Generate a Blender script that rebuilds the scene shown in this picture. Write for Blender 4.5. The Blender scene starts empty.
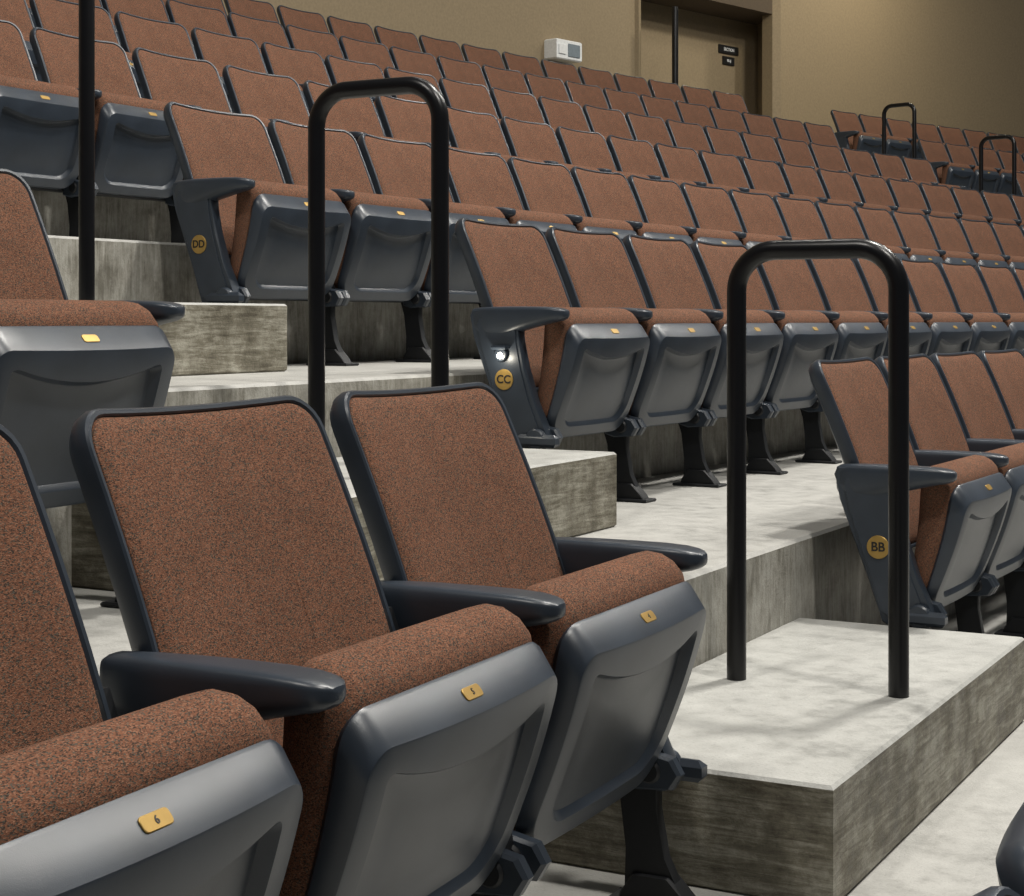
import bpy, math, random
from mathutils import Vector, Matrix
random.seed(3)
D=bpy.data; C=bpy.context; S=C.scene
sin,cos,pi=math.sin,math.cos,math.pi

# ------------------------------------------------------------------ layout
CX,CY=44.63,3.385         # centre of the bowl
R0=46.0; PITCH=1.064; RISE=.399; EYE=.95
A2=.265                  # angle of second aisle
LEVELS=range(-1,7)
def Rr(k): return R0+PITCH*k
def Rf(k): return R0-1.03+PITCH*k      # riser radius of tier k
def P(r,phi,z=0): return Vector((CX-r*cos(phi),CY+r*sin(phi),z))

# ------------------------------------------------------------------ materials
def newmat(name):
    m=D.materials.new(name); m.use_nodes=True
    nt=m.node_tree; b=nt.nodes['Principled BSDF']; return m,nt,b
def N(nt,t,**kw):
    n=nt.nodes.new(t)
    for k,v in kw.items(): setattr(n,k,v)
    return n
def ramp(nt,stops,interp='LINEAR'):
    r=N(nt,'ShaderNodeValToRGB'); cr=r.color_ramp; cr.interpolation=interp
    while len(cr.elements)<len(stops): cr.elements.new(.5)
    for e,(p,c) in zip(cr.elements,stops):
        e.position=p; e.color=(*c,1)
    return r
def noise(nt,co,scale,detail=4,rough=.5):
    n=N(nt,'ShaderNodeTexNoise'); n.inputs['Scale'].default_value=scale
    n.inputs['Detail'].default_value=detail; n.inputs['Roughness'].default_value=rough
    nt.links.new(co,n.inputs['Vector']); return n
def bump(nt,b,h,strength,dist):
    bp=N(nt,'ShaderNodeBump'); bp.inputs['Strength'].default_value=strength
    bp.inputs['Distance'].default_value=dist
    nt.links.new(h,bp.inputs['Height']); nt.links.new(bp.outputs[0],b.inputs['Normal'])

def mat_fabric():
    m,nt,b=newmat('seat_fabric')
    tc=N(nt,'ShaderNodeTexCoord'); mp=N(nt,'ShaderNodeMapping')
    mp.inputs['Scale'].default_value=(1,.6,1.3)
    nt.links.new(tc.outputs['Object'],mp.inputs[0])
    v=N(nt,'ShaderNodeTexVoronoi'); v.inputs['Scale'].default_value=760
    nt.links.new(mp.outputs[0],v.inputs['Vector'])
    sp=N(nt,'ShaderNodeSeparateColor'); nt.links.new(v.outputs['Color'],sp.inputs[0])
    r=ramp(nt,[(0,(.050,.036,.028)),(.18,(.190,.086,.051)),(.40,(.136,.063,.040)),(.62,(.245,.124,.078)),(.76,(.090,.078,.062)),(.88,(.178,.080,.049))],'CONSTANT')
    nt.links.new(sp.outputs[0],r.inputs[0])
    n=noise(nt,tc.outputs['Object'],9,3)
    mr=ramp(nt,[(.3,(.88,.88,.88)),(.7,(1.04,1.04,1.04))]); nt.links.new(n.outputs[0],mr.inputs[0])
    mx=N(nt,'ShaderNodeMix',data_type='RGBA',blend_type='MULTIPLY'); mx.inputs[0].default_value=1
    nt.links.new(r.outputs[0],mx.inputs[6]); nt.links.new(mr.outputs[0],mx.inputs[7])
    nt.links.new(mx.outputs[2],b.inputs['Base Color'])
    b.inputs['Roughness'].default_value=.95
    b.inputs['Specular IOR Level'].default_value=.10
    bump(nt,b,v.outputs['Distance'],.4,.001)
    return m
def mat_plastic(name,col,rough=.42,spec=.4):
    m,nt,b=newmat(name)
    tc=N(nt,'ShaderNodeTexCoord')
    n=noise(nt,tc.outputs['Object'],900,2)
    n2=noise(nt,tc.outputs['Object'],14,4)
    r=ramp(nt,[(.3,tuple(c*.85 for c in col)),(.75,tuple(c*1.12 for c in col))]); nt.links.new(n2.outputs[0],r.inputs[0])
    nt.links.new(r.outputs[0],b.inputs['Base Color'])
    b.inputs['Roughness'].default_value=rough
    b.inputs['Specular IOR Level'].default_value=spec
    bump(nt,b,n.outputs[0],.22,.0005)
    return m
def mat_simple(name,col,rough=.5,metal=0,emit=0):
    m,nt,b=newmat(name)
    tc=N(nt,'ShaderNodeTexCoord')
    n=noise(nt,tc.outputs['Object'],40,3)
    r=ramp(nt,[(.3,tuple(c*.9 for c in col)),(.7,tuple(min(1,c*1.08) for c in col))]); nt.links.new(n.outputs[0],r.inputs[0])
    nt.links.new(r.outputs[0],b.inputs['Base Color'])
    b.inputs['Roughness'].default_value=rough; b.inputs['Metallic'].default_value=metal
    if emit:
        b.inputs['Emission Color'].default_value=(*col,1); b.inputs['Emission Strength'].default_value=emit
    return m
def mat_concrete(name,dark,light,streak,grain=.5,board=(34,34,4)):
    m,nt,b=newmat(name)
    g=N(nt,'ShaderNodeNewGeometry'); co=g.outputs['Position']
    n1=noise(nt,co,1.5,8,.6); n2=noise(nt,co,17,7,.7); n3=noise(nt,co,170,3,.6)
    a=N(nt,'ShaderNodeMath',operation='ADD'); nt.links.new(n1.outputs[0],a.inputs[0]); nt.links.new(n2.outputs[0],a.inputs[1])
    h=N(nt,'ShaderNodeMath',operation='MULTIPLY'); h.inputs[1].default_value=.5; nt.links.new(a.outputs[0],h.inputs[0])
    r=ramp(nt,[(.34,dark),(.47,tuple((x+2*y)/3 for x,y in zip(dark,light))),(.62,light)]); nt.links.new(h.outputs[0],r.inputs[0])
    sp=ramp(nt,[(.28,(.5,.5,.5)),(.42,(1,1,1)),(.8,(1.1,1.1,1.1))]); nt.links.new(n3.outputs[0],sp.inputs[0])
    mx=N(nt,'ShaderNodeMix',data_type='RGBA',blend_type='MULTIPLY'); mx.inputs[0].default_value=grain
    nt.links.new(r.outputs[0],mx.inputs[6]); nt.links.new(sp.outputs[0],mx.inputs[7])
    out=mx.outputs[2]
    # weathered form-work staining on the upright faces: wood grain of the boards + blotches
    mp=N(nt,'ShaderNodeMapping'); mp.inputs['Scale'].default_value=board; nt.links.new(co,mp.inputs[0])
    n4=noise(nt,mp.outputs[0],1.6,10,.75); n4.inputs['Distortion'].default_value=.7
    n5=noise(nt,co,6,7,.75)
    av=N(nt,'ShaderNodeMath',operation='ADD'); nt.links.new(n4.outputs[0],av.inputs[0]); nt.links.new(n5.outputs[0],av.inputs[1])
    hv=N(nt,'ShaderNodeMath',operation='MULTIPLY'); hv.inputs[1].default_value=.5; nt.links.new(av.outputs[0],hv.inputs[0])
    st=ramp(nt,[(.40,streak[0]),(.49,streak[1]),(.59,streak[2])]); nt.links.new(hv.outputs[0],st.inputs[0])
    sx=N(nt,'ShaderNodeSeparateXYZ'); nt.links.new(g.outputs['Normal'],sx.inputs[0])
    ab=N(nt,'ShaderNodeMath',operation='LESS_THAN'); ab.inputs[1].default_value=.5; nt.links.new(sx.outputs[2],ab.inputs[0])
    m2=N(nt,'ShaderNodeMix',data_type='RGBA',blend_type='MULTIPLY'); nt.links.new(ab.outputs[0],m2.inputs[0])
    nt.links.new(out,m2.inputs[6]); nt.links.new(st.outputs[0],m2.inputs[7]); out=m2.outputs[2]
    nt.links.new(out,b.inputs['Base Color'])
    rr=ramp(nt,[(.3,(.42,.42,.42)),(.7,(.7,.7,.7))]); nt.links.new(n2.outputs[0],rr.inputs[0])
    nt.links.new(rr.outputs[0],b.inputs['Roughness'])
    mh=N(nt,'ShaderNodeMath',operation='MULTIPLY'); nt.links.new(n4.outputs[0],mh.inputs[0]); nt.links.new(ab.outputs[0],mh.inputs[1])
    hs=N(nt,'ShaderNodeMath',operation='ADD'); nt.links.new(n3.outputs[0],hs.inputs[0]); nt.links.new(mh.outputs[0],hs.inputs[1])
    bump(nt,b,hs.outputs[0],.35,.004)
    return m
FAB=mat_fabric()
PLA=mat_plastic('slate_plastic',(.029,.038,.052),.35,.5)
BLK=mat_plastic('black_steel_bracket',(.008,.009,.011),.5)
BRS=mat_simple('brass_plate',(.45,.29,.085),.42,.6)
RAIL=mat_plastic('black_powder_coat',(.004,.004,.005),.3)
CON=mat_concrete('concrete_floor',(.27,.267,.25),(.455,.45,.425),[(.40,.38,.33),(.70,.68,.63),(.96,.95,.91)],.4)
CON2=mat_concrete('concrete_step_finish',(.25,.25,.235),(.47,.47,.445),[(.16,.135,.095),(.38,.345,.27),(.80,.765,.67)],.45,(4,4,44))
WALL=mat_simple('tan_wall_paint',(.245,.190,.116),.75)
SOF=mat_simple('brown_soffit_paint',(.07,.05,.03),.8)
INK=mat_simple('black_ink',(.01,.01,.01),.5)
WHT=mat_simple('white_enamel',(.75,.77,.78),.4)
GRY=mat_simple('grey_glass',(.2,.24,.27),.2)
LAMP=mat_simple('lit_lens',(1,.93,.8),.4,0,12)

# ------------------------------------------------------------------ mesh builder
class MB:
    def __init__(s): s.v=[];s.f=[];s.m=[];s.mats=[]
    def mi(s,mat):
        if mat not in s.mats: s.mats.append(mat)
        return s.mats.index(mat)
    def loft(s,rings,mat,cap0=True,cap1=True,closed=True):
        i=s.mi(mat); b=len(s.v); n=len(rings[0])
        for r in rings: s.v+= [tuple(p) for p in r]
        for j in range(len(rings)-1):
            for q in range(n if closed else n-1):
                a=b+j*n+q; c=b+j*n+(q+1)%n
                s.f.append((a,c,c+n,a+n)); s.m.append(i)
        if cap0: s.f.append(tuple(b+q for q in reversed(range(n)))); s.m.append(i)
        if cap1: s.f.append(tuple(b+(len(rings)-1)*n+q for q in range(n))); s.m.append(i)
    def plate(s,poly,y0,y1,mat,ch=.003):   # polygon in x-z, thick in y
        cx=sum(p[0] for p in poly)/len(poly); cz=sum(p[1] for p in poly)/len(poly)
        def ring(y,k):
            o=[]
            for x,z in poly:
                dx,dz=x-cx,z-cz; L=math.hypot(dx,dz); f=(L-k)/L
                o.append((cx+dx*f,y,cz+dz*f))
            return o
        s.loft([ring(y0,ch),ring(y0+ch,0),ring(y1-ch,0),ring(y1,ch)],mat)
    def cyl(s,c,axis,r,l,mat,n=16):
        c=Vector(c); ax=Vector(axis).normalized()
        u=ax.orthogonal().normalized(); w=ax.cross(u)
        ch=min(r*.2,l*.2)
        def ring(t,rr): return [c+ax*t+u*rr*cos(2*pi*i/n)+w*rr*sin(2*pi*i/n) for i in range(n)]
        s.loft([ring(-l/2,r-ch),ring(-l/2+ch,r),ring(l/2-ch,r),ring(l/2,r-ch)],mat)
    def box(s,x0,x1,y0,y1,z0,z1,mat,ch=.004):
        def ring(z,k): return [(x0+k,y0+k,z),(x1-k,y0+k,z),(x1-k,y1-k,z),(x0+k,y1-k,z)]
        s.loft([ring(z0,ch),ring(z0+ch,0),ring(z1-ch,0),ring(z1,ch)],mat)
    def mesh(s,name,smooth=True,angle=30):
        me=D.meshes.new(name); me.from_pydata(s.v,[],s.f)
        for m in s.mats: me.materials.append(m)
        me.polygons.foreach_set('material_index',s.m)
        import bmesh
        bm=bmesh.new(); bm.from_mesh(me); bmesh.ops.recalc_face_normals(bm,faces=bm.faces)
        for e in bm.edges:
            if len(e.link_faces)==2: e.smooth = e.calc_face_angle(0)<math.radians(angle)
        for f in bm.faces: f.smooth=smooth
        bm.to_mesh(me); bm.free(); me.update(); return me
def obj(name,data,parent=None):
    o=D.objects.new(name,data); S.collection.objects.link(o)
    if parent: o.parent=parent
    return o

def rrect(hw,z0,z1,rb,rt,n=6,m=7):
    pts=[]
    rb=max(.002,min(rb,hw*.95,(z1-z0)*.48)); rt=max(.002,min(rt,hw*.95,(z1-z0)*.48))
    cs=[(-hw+rb,z0+rb,rb,pi),(hw-rb,z0+rb,rb,1.5*pi),(hw-rt,z1-rt,rt,0),(-hw+rt,z1-rt,rt,.5*pi)]
    for ci,(cx,cz,r,a0) in enumerate(cs):
        arc=[(cx+r*cos(a0+.5*pi*i/n),cz+r*sin(a0+.5*pi*i/n)) for i in range(n+1)]
        pts+=arc
        nx=cs[(ci+1)%4]; q=(nx[0]+nx[2]*cos(nx[3]),nx[1]+nx[2]*sin(nx[3])); p=arc[-1]
        for j in range(1,m+1):
            t=j/(m+1); pts.append((p[0]+(q[0]-p[0])*t,p[1]+(q[1]-p[1])*t))
    return pts

SP=.535   # seat pitch
def seat_mesh(name,near='mid',far=None):
    b=MB()
    # ---------- backrest
    LN=math.atan(.38); T=.536; bx,bz=.138,.340
    def bp(y,t,n):
        y=y*(1.0-.030*t/T)
        n=n+.022*(y/.25)**2+.012*sin(pi*max(0,min(1,t/T)))
        return (bx-sin(LN)*t+cos(LN)*n, y, bz+cos(LN)*t+sin(LN)*n)
    def brings(spec):
        out=[]
        for ins,n in spec:
            out.append([bp(y,t,n) for y,t in rrect(.251-ins,ins,T-ins,.04-ins*.5,.052-ins*.6)])
        return out
    b.loft(brings([(.16,-.034),(.08,-.034),(.03,-.032),(.012,-.026),(.003,-.014),(0,0),(.0015,.009),(.004,.012),(.009,.012),(.0115,.009),(.012,0)]),PLA,True,False)
    b.loft(brings([(.011,0),(.0115,.006),(.014,.011),(.020,.0145),(.035,.018),(.07,.021),(.12,.022),(.18,.022)]),FAB,False,True)
    # ---------- tipped-up seat pan
    ang=math.radians(70); ox,oz=.270,.213
    ax,az=cos(ang),sin(ang); nx,nz=sin(ang),-cos(ang)
    def pp(y,a,n):
        s=.5+.5*max(0,min(1.1,a/.31)); n=n*s
        return (ox+ax*a+nx*n, y, oz+az*a+nz*n)
    def prings(spec,sag=0):
        out=[]
        for row in spec:
            hw,a0,a1,n,rb,rt=row[:6]; sg=row[6] if len(row)>6 else 0
            pts=[]
            mid=(a0+a1)/2
            for y,a in rrect(hw,a0,a1,rb,rt):
                if sg and a>mid:
                    a=a-sg*max(0,1-(y/hw)**2)*min(1,(a-mid)/(a1-mid)*1.0)
                pts.append(pp(y,a,n+.010*sin(pi*max(0,min(1,a/.31)))-.010*(y/.23)**2*(1 if n>-.03 else 0)))
            out.append(pts)
        return out
    b.loft(prings([(.226,.03,.312,-.062,.06,.04),(.237,.004,.325,-.057,.07,.04),(.242,-.004,.330,-.050,.075,.042),(.242,-.002,.329,-.044,.075,.042),
                   (.236,.004,.306,-.005,.075,.036),(.2335,.0065,.3035,-.0012,.072,.035),(.230,.010,.300,0,.07,.033),
                   (.196,.038,.276,.0,.06,.018,.030),(.193,.041,.273,-.004,.058,.018,.031),(.186,.048,.266,-.0195,.056,.018,.033),(.182,.052,.262,-.021,.056,.018,.033),(.13,.09,.22,-.018,.04,.03,.03),(.06,.13,.18,-.017,.02,.02,.01)]),PLA,False,True)
    b.loft(prings([(.219,.03,.314,-.046,.06,.04),(.230,.02,.330,-.051,.06,.042),(.237,.014,.344,-.060,.06,.046),(.241,.012,.354,-.078,.06,.05),
                   (.240,.012,.357,-.098,.06,.05),(.236,.014,.353,-.118,.06,.05),(.227,.02,.341,-.134,.06,.05),(.205,.04,.318,-.146,.06,.05),(.15,.08,.27,-.152,.05,.05),(.07,.13,.2,-.154,.03,.03)]),FAB,False,True)
    # number plate on top band of the shell
    p1=Vector(pp(0,.328,-.042)); p0=Vector(pp(0,.304,-.004)); up=(p1-p0).normalized(); nrm=Vector((up.z,0,-up.x))
    if nrm.z<0: nrm=-nrm
    c=(p0+p1)/2+nrm*.0006
    global PLATE_C,PLATE_N; PLATE_C,PLATE_N=c.copy(),nrm.copy()
    def nr(hw,hh,d): return [c+up*z+Vector((0,y,0))+nrm*d for y,z in rrect(hw,-hh,hh,.005,.005,4,1)]
    b.loft([nr(.0205,.0082,-.004),nr(.0205,.0082,.0012),nr(.0198,.0075,.0018)],BRS)
    # ---------- standards, arms, legs
    def standard(yc,kind,out):
        leg=[(.210,.02),(.310,.02),(.280,.08),(.266,.16),(.268,.25),(.245,.32),(.205,.44),(.178,.55),(.075,.55),(.085,.50),(.145,.36),(.170,.26),(.202,.17),(.212,.09)]
        b.plate(leg,yc-.013,yc+.013,BLK)
        b.box(.180,.345,yc-.036,yc+.036,0,.010,BLK,.003)
        b.plate([(.200,.008),(.330,.008),(.320,.022),(.288,.055),(.226,.055),(.205,.022)],yc-.022,yc+.022,BLK)
        if kind=='aisle':
            poly=[(.042,.565),(.050,.582),(.185,.585),(.197,.56),(.202,.50),(.220,.42),(.252,.32),(.288,.24),(.296,.21),(.280,.192),(.190,.185),(.165,.20),(.130,.30),(.092,.40),(.055,.50)]
            y0,y1=(yc-.022,yc+.016)
            if out>0: y0,y1=(yc-.016,yc+.022)
            b.plate(poly,y0,y1,PLA,.005)
            yo=y0 if out<0 else y1
            cx,cz=.165,.385
            inner=[(cx+(x-cx)*.78,cz+(z-cz)*.86) for x,z in poly]
            b.plate(inner,min(yo,yo+out*.003),max(yo,yo+out*.003),PLA,.0012)
            b.cyl((.157,yo+out*.004,.385),(0,1,0),.029,.004,BRS,28)
            b.cyl((.262,yo+out*.010,.222),(0,1,0),.030,.022,PLA)
            b.box(.205,.330,min(yo,yo+out*.026),max(yo,yo+out*.026),.200,.236,PLA,.010)
        # armrest paddle
        sec=[(.045,.014,.580,.520),(.056,.022,.586,.500),(.10,.027,.588,.494),(.15,.031,.589,.504),(.21,.034,.589,.522),(.27,.035,.588,.537),(.305,.034,.586,.545),(.325,.030,.583,.549),(.336,.024,.580,.553),(.343,.014,.576,.558),(.345,.005,.571,.563)]
        rings=[]
        for x,w,zt,zb in sec:
            cz=(zt+zb)/2; h=(zt-zb)/2; r=[]
            for i in range(32):
                t=2*pi*i/32; cc,ss=cos(t),sin(t)
                e=.42 if ss>0 else .7
                r.append((x,yc+w*math.copysign(abs(cc)**e,cc),cz+h*math.copysign(abs(ss)**(.42 if ss>0 else .8),ss)))
            rings.append(r)
        b.loft(rings,PLA)
    h=SP/2
    standard(-h,near,-1)
    if far: standard(h,far,1)
    for sg in (-1,1):
        y0,y1=sorted((sg*.232,sg*(h-.010)))
        b.plate([(.03,.56),(.10,.56),(.160,.40),(.150,.36),(.095,.38)],y0,y1,BLK,.003)
        b.plate([(.205,.205),(.235,.195),(.30,.20),(.315,.225),(.30,.25),(.24,.262),(.21,.245)],*sorted((sg*.232,sg*(h-.008))),PLA,.006)
        b.cyl((.262,sg*.246,.228),(0,1,0),.020,.04,BLK)
    b.box(.17,.215,-h,h,.215,.25,BLK)
    return b.mesh(name)
M_MID=seat_mesh('seat_mid')
M_NEAR=seat_mesh('seat_row_start','aisle')
M_FAR=seat_mesh('seat_row_end','mid','aisle')

def text(body,parent,loc,rotm,size,name):
    cu=D.curves.new(name,'FONT'); cu.body=body; cu.size=size; cu.align_x='CENTER'; cu.align_y='CENTER'; cu.extrude=.0004; cu.offset=size*.02
    cu.materials.append(INK)
    o=obj(name,cu,parent); o.matrix_local=Matrix.Translation(loc)@rotm
    return o
YROT=Matrix(((1,0,0,0),(0,0,-1,0),(0,1,0,0),(0,0,0,1)))   # text facing -y

def put_seat(mesh,k,s,dx=0):
    r=Rr(k)-dx; ph=s/r
    o=obj('auditorium_seat',mesh); o.location=P(r,ph,RISE*k); o.rotation_euler=(0,0,-ph)
    return o
EDGES=[.80,.80,.795,.735,.735,.735,.735]
for k in LEVELS:
    r=Rr(k)
    if k>=0:
        EDGE=EDGES[k]
        L=A2*r-.80-EDGE; n=round(L/SP); sp=L/n
        for i in range(n):
            s=EDGE+sp*(i+.5)
            o=put_seat(M_NEAR if i==0 else (M_FAR if i==n-1 else M_MID),k,s)
            if i==0 and k<=4:
                text('ABCDEFGH'[k+1]*2,o,Vector((.157,-SP/2-.0287,.385)),YROT,.032,'row_letter')
            if i==0 and k==1:
                lb=MB(); lb.cyl((.150,-SP/2-.030,.455),(0,1,0),.020,.014,PLA,24); lb.cyl((.150,-SP/2-.037,.452),(0,1,0),.009,.004,LAMP,20)
                lb.box(.126,.174,-SP/2-.050,-SP/2-.022,.468,.480,PLA,.004)
                obj('aisle_light',lb.mesh('aisle_light'),o)
                pl=D.lights.new('aisle_light_bulb','POINT'); pl.energy=.25; pl.shadow_soft_size=.006; pl.color=(1,.93,.78)
                q=obj('aisle_light_bulb',pl,o); q.location=(.150,-SP/2-.070,.444)
    nl={-1:4,0:5,1:5,2:4,3:4}.get(k,0)
    for i in range(nl):
        s=-.855-.54*(i+.5); dx=0
        if k==0: s-= (0,.022,.055,.06,.06)[i]; dx=(0,.006,-.008,0,0)[i]
        if k==-1: s=-1.515-.54*(i-1); dx=-.038
        o=put_seat(M_FAR if (i==0) else M_MID,k,s,dx=dx)
        if k==0:
            el=math.acos(max(-1,min(1,PLATE_N.z)))
            text(str(4+i),o,PLATE_C+PLATE_N*.0019,Matrix.Rotation(pi/2,4,'Z')@Matrix.Rotation(el,4,'X'),.011,'seat_number')
    if k>=0:
        for i in range(12):
            put_seat(M_NEAR if i==0 else M_MID,k,A2*r+.80+SP*(i+.5))

# ------------------------------------------------------------------ floor : stepped concrete bowl
fl=MB(); RB=56.4; prof=[(Rf(-1)-4,-RISE*2),(Rf(-1),-RISE*2)]
c=.008
for k in LEVELS:
    z=RISE*k
    prof+=[(Rf(k),z-c),(Rf(k)+c,z)]
    if k<6: prof.append((Rf(k+1),z))
prof+=[(RB,RISE*6),(RB,-2.5),(Rf(-1)-4,-2.5)]
rings=[]
ns=90
for i in range(ns+1):
    ph=-.12+.68*i/ns
    rings.append([P(r,ph,z) for r,z in prof])
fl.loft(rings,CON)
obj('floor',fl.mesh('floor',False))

# ------------------------------------------------------------------ aisle steps and rails
def arcframe(r,ph,z):
    return Matrix.Translation(P(r,ph,z))@Matrix.Rotation(-ph,4,'Z')
def step_mesh(hw):
    b=MB(); b.box(0,.56,-hw,hw,0,RISE/2,CON2,.006); return b.mesh('concrete_step',False)
stm=step_mesh(.735); st2=step_mesh(.72); stn=step_mesh(.69)
def rail_mesh():
    H=.895; W=.343; R=.085; rad=.0205
    path=[]
    for i in range(3): path.append((W/2,(H-R)*i/2))
    for i in range(1,11): a=.5*pi*i/10; path.append((W/2-R+R*cos(a),H-R+R*sin(a)))
    for i in range(0,11): a=.5*pi+.5*pi*i/10; path.append((-W/2+R+R*cos(a),H-R+R*sin(a)))
    for i in range(1,3): path.append((-W/2,(H-R)*(1-i/2)))
    b=MB(); rings=[]
    for i,(x,z) in enumerate(path):
        p=path[max(0,i-1)]; q=path[min(len(path)-1,i+1)]
        t=Vector((q[0]-p[0],0,q[1]-p[1])).normalized()
        if i in(0,1): t=Vector((0,0,1))
        if i>=len(path)-2: t=Vector((0,0,-1))
        u=Vector((0,1,0)); w=t.cross(u)
        rings.append([Vector((x,0,z))+u*rad*cos(2*pi*j/18)+w*rad*sin(2*pi*j/18) for j in range(18)])
    b.loft(rings,RAIL)
    return b.mesh('aisle_handrail',True,60)
RM=rail_mesh()
for k in range(-1,6):
    for ph in (0,A2):
        rb=Rf(k+1)
        o=obj('concrete_step',stm if (k<2 or ph) else (st2 if k==2 else stn)); o.matrix_world=arcframe(rb,ph,RISE*k)
        o=obj('aisle_handrail',RM)
        o.matrix_world=arcframe(rb,ph,RISE*k+RISE/2)@Matrix.Translation((.30,-.035,0))

# ------------------------------------------------------------------ back walls
RW=53.7; ZT=9.0; Z0=RISE*6-.02
def wallstrip(name,pts,z0,z1,mat,th=.15):
    b=MB(); out=[]
    for i,p in enumerate(pts):
        a=pts[max(0,i-1)]; q=pts[min(len(pts)-1,i+1)]
        t=Vector((q[0]-a[0],q[1]-a[1],0)).normalized(); n=Vector((-t.y,t.x,0))*th
        p=Vector((p[0],p[1],0)); 
        out.append([p+Vector((0,0,z0)),p+Vector((0,0,z1)),p+n+Vector((0,0,z1)),p+n+Vector((0,0,z0))])
    b.loft(out,mat); return obj(name,b.mesh(name,False))
def arcpts(a0,a1,n,r=RW): return [tuple(P(r,a0+(a1-a0)*i/n)[:2]) for i in range(n+1)]
wl=arcpts(-.12,.2491,24); wallstrip('wall_back',wl,Z0,ZT,WALL)
FR=(-6.77,18.95); BR=(-7.19,19.59); BL=(-8.05,16.51); FLc=wl[-1]
wallstrip('wall_recess_back',[BL,BR],Z0,ZT,WALL)
wallstrip('wall_recess_left',[FLc,BL],Z0,ZT,WALL,.1)
wallstrip('wall_recess_right',[BR,FR],Z0,ZT,WALL,.1)
a_fr=math.asin((FR[1]-CY)/RW)
wallstrip('wall_right',[FR]+arcpts(a_fr+.004,.55,16),Z0,ZT,WALL)
b=MB(); zs=4.53
quad=[FLc,FR,BR,BL]
b.loft([[(x,y,zs) for x,y in quad],[(x,y,ZT-.02) for x,y in quad]],SOF)
obj('ceiling_recess_soffit',b.mesh('soffit',False))

tv=(Vector(BR+(0,))-Vector(BL+(0,))).normalized(); nv=Vector((tv.y,-tv.x,0))
SB=Vector(BR+(0,))-tv*.60
def on_wall(base,z,w,h,th,mat,name,off=.0):
    b=MB(); m=Matrix((( nv.x,tv.x,0,0),(nv.y,tv.y,0,0),(0,0,1,0),(0,0,0,1)))
    b.box(0,th,-w/2,w/2,-h/2,h/2,mat,.004); o=obj(name,b.mesh(name,False))
    o.matrix_world=Matrix.Translation(Vector((base[0],base[1],z))+nv*off)@m; return o
for zz,ww,hh,tx,sz in ((4.16,.38,.10,'SECTION',.05),(4.03,.22,.10,'BB-JJ',.04)):
    o=on_wall(SB,zz,ww,hh,.02,INK,'wayfinding_sign')
    t=text(tx,o,Vector((.0215,0,0)),Matrix.Rotation(pi/2,4,'Z')@Matrix.Rotation(pi/2,4,'X'),sz,'lettering'); t.data.materials.clear(); t.data.materials.append(WHT)
b=MB(); b.box(0,.16,-.20,.20,-.10,.10,WHT,.012); b.box(.155,.17,-.02,.16,-.065,.065,GRY,.004); b.box(.158,.172,-.17,-.06,-.05,.05,WHT,.004)
o=obj('wall_light_unit',b.mesh('wall_light_unit',False)); ph=math.asin((15.28-CY)/RW); o.matrix_world=arcframe(RW,ph,3.65)
b=MB(); b.cyl((0,0,.93),(0,0,1),.034,1.86,RAIL,18); b.cyl((0,0,.006),(0,0,1),.07,.012,RAIL,18)
o=obj('black_pole',b.mesh('black_pole')); o.location=(-7.0,16.58,RISE*6)

# ------------------------------------------------------------------ lights
def area(loc,target,size,power,col=(1,.96,.89)):
    l=D.lights.new('ceiling_or_fill_lamp','AREA'); l.shape='DISK'; l.size=size; l.energy=power; l.color=col
    o=obj('ceiling_or_fill_lamp',l); o.location=loc
    o.rotation_euler=(Vector(target)-Vector(loc)).to_track_quat('-Z','Y').to_euler()
area((2.2,2.0,7.5),(-.5,2.5,0),.6,315)
area((-.3,6.5,8.0),(-1.2,5,0),.6,490)
area((2.0,10,8.5),(-3,9,1),.8,410)
area((-4.0,8,9.0),(-4.5,8,1.5),.8,90)
area((1.0,16,9.0),(-4,15,2),.8,350)
area((-2.2,-.5,7.5),(-2,2,.5),.6,190)
area((-4.6,20.0,5.9),(-6.5,20.0,4.0),.4,40,(1,.90,.70))
area((-6.0,13.,8.4),(-8.2,13.5,3.5),.6,35,(1,.90,.70))
area((-4.6,17.0,5.9),(-7.6,18.2,3.8),.4,36,(1,.9,.7))  # unseen fill lamp, added to brighten the wall recess
w=D.worlds.new('world'); S.world=w; w.use_nodes=True
w.node_tree.nodes['Background'].inputs[0].default_value=(.85,.92,1,1)
w.node_tree.nodes['Background'].inputs[1].default_value=.07

# ------------------------------------------------------------------ camera
cam=D.cameras.new('camera'); co=obj('camera',cam); S.camera=co
cam.sensor_width=36; cam.lens=1700/1024*36; cam.shift_y=-128/1024; cam.clip_start=.05
co.location=(0,0,EYE); co.rotation_euler=(pi/2,0,math.atan(918/1700))
S.view_settings.view_transform='Standard'
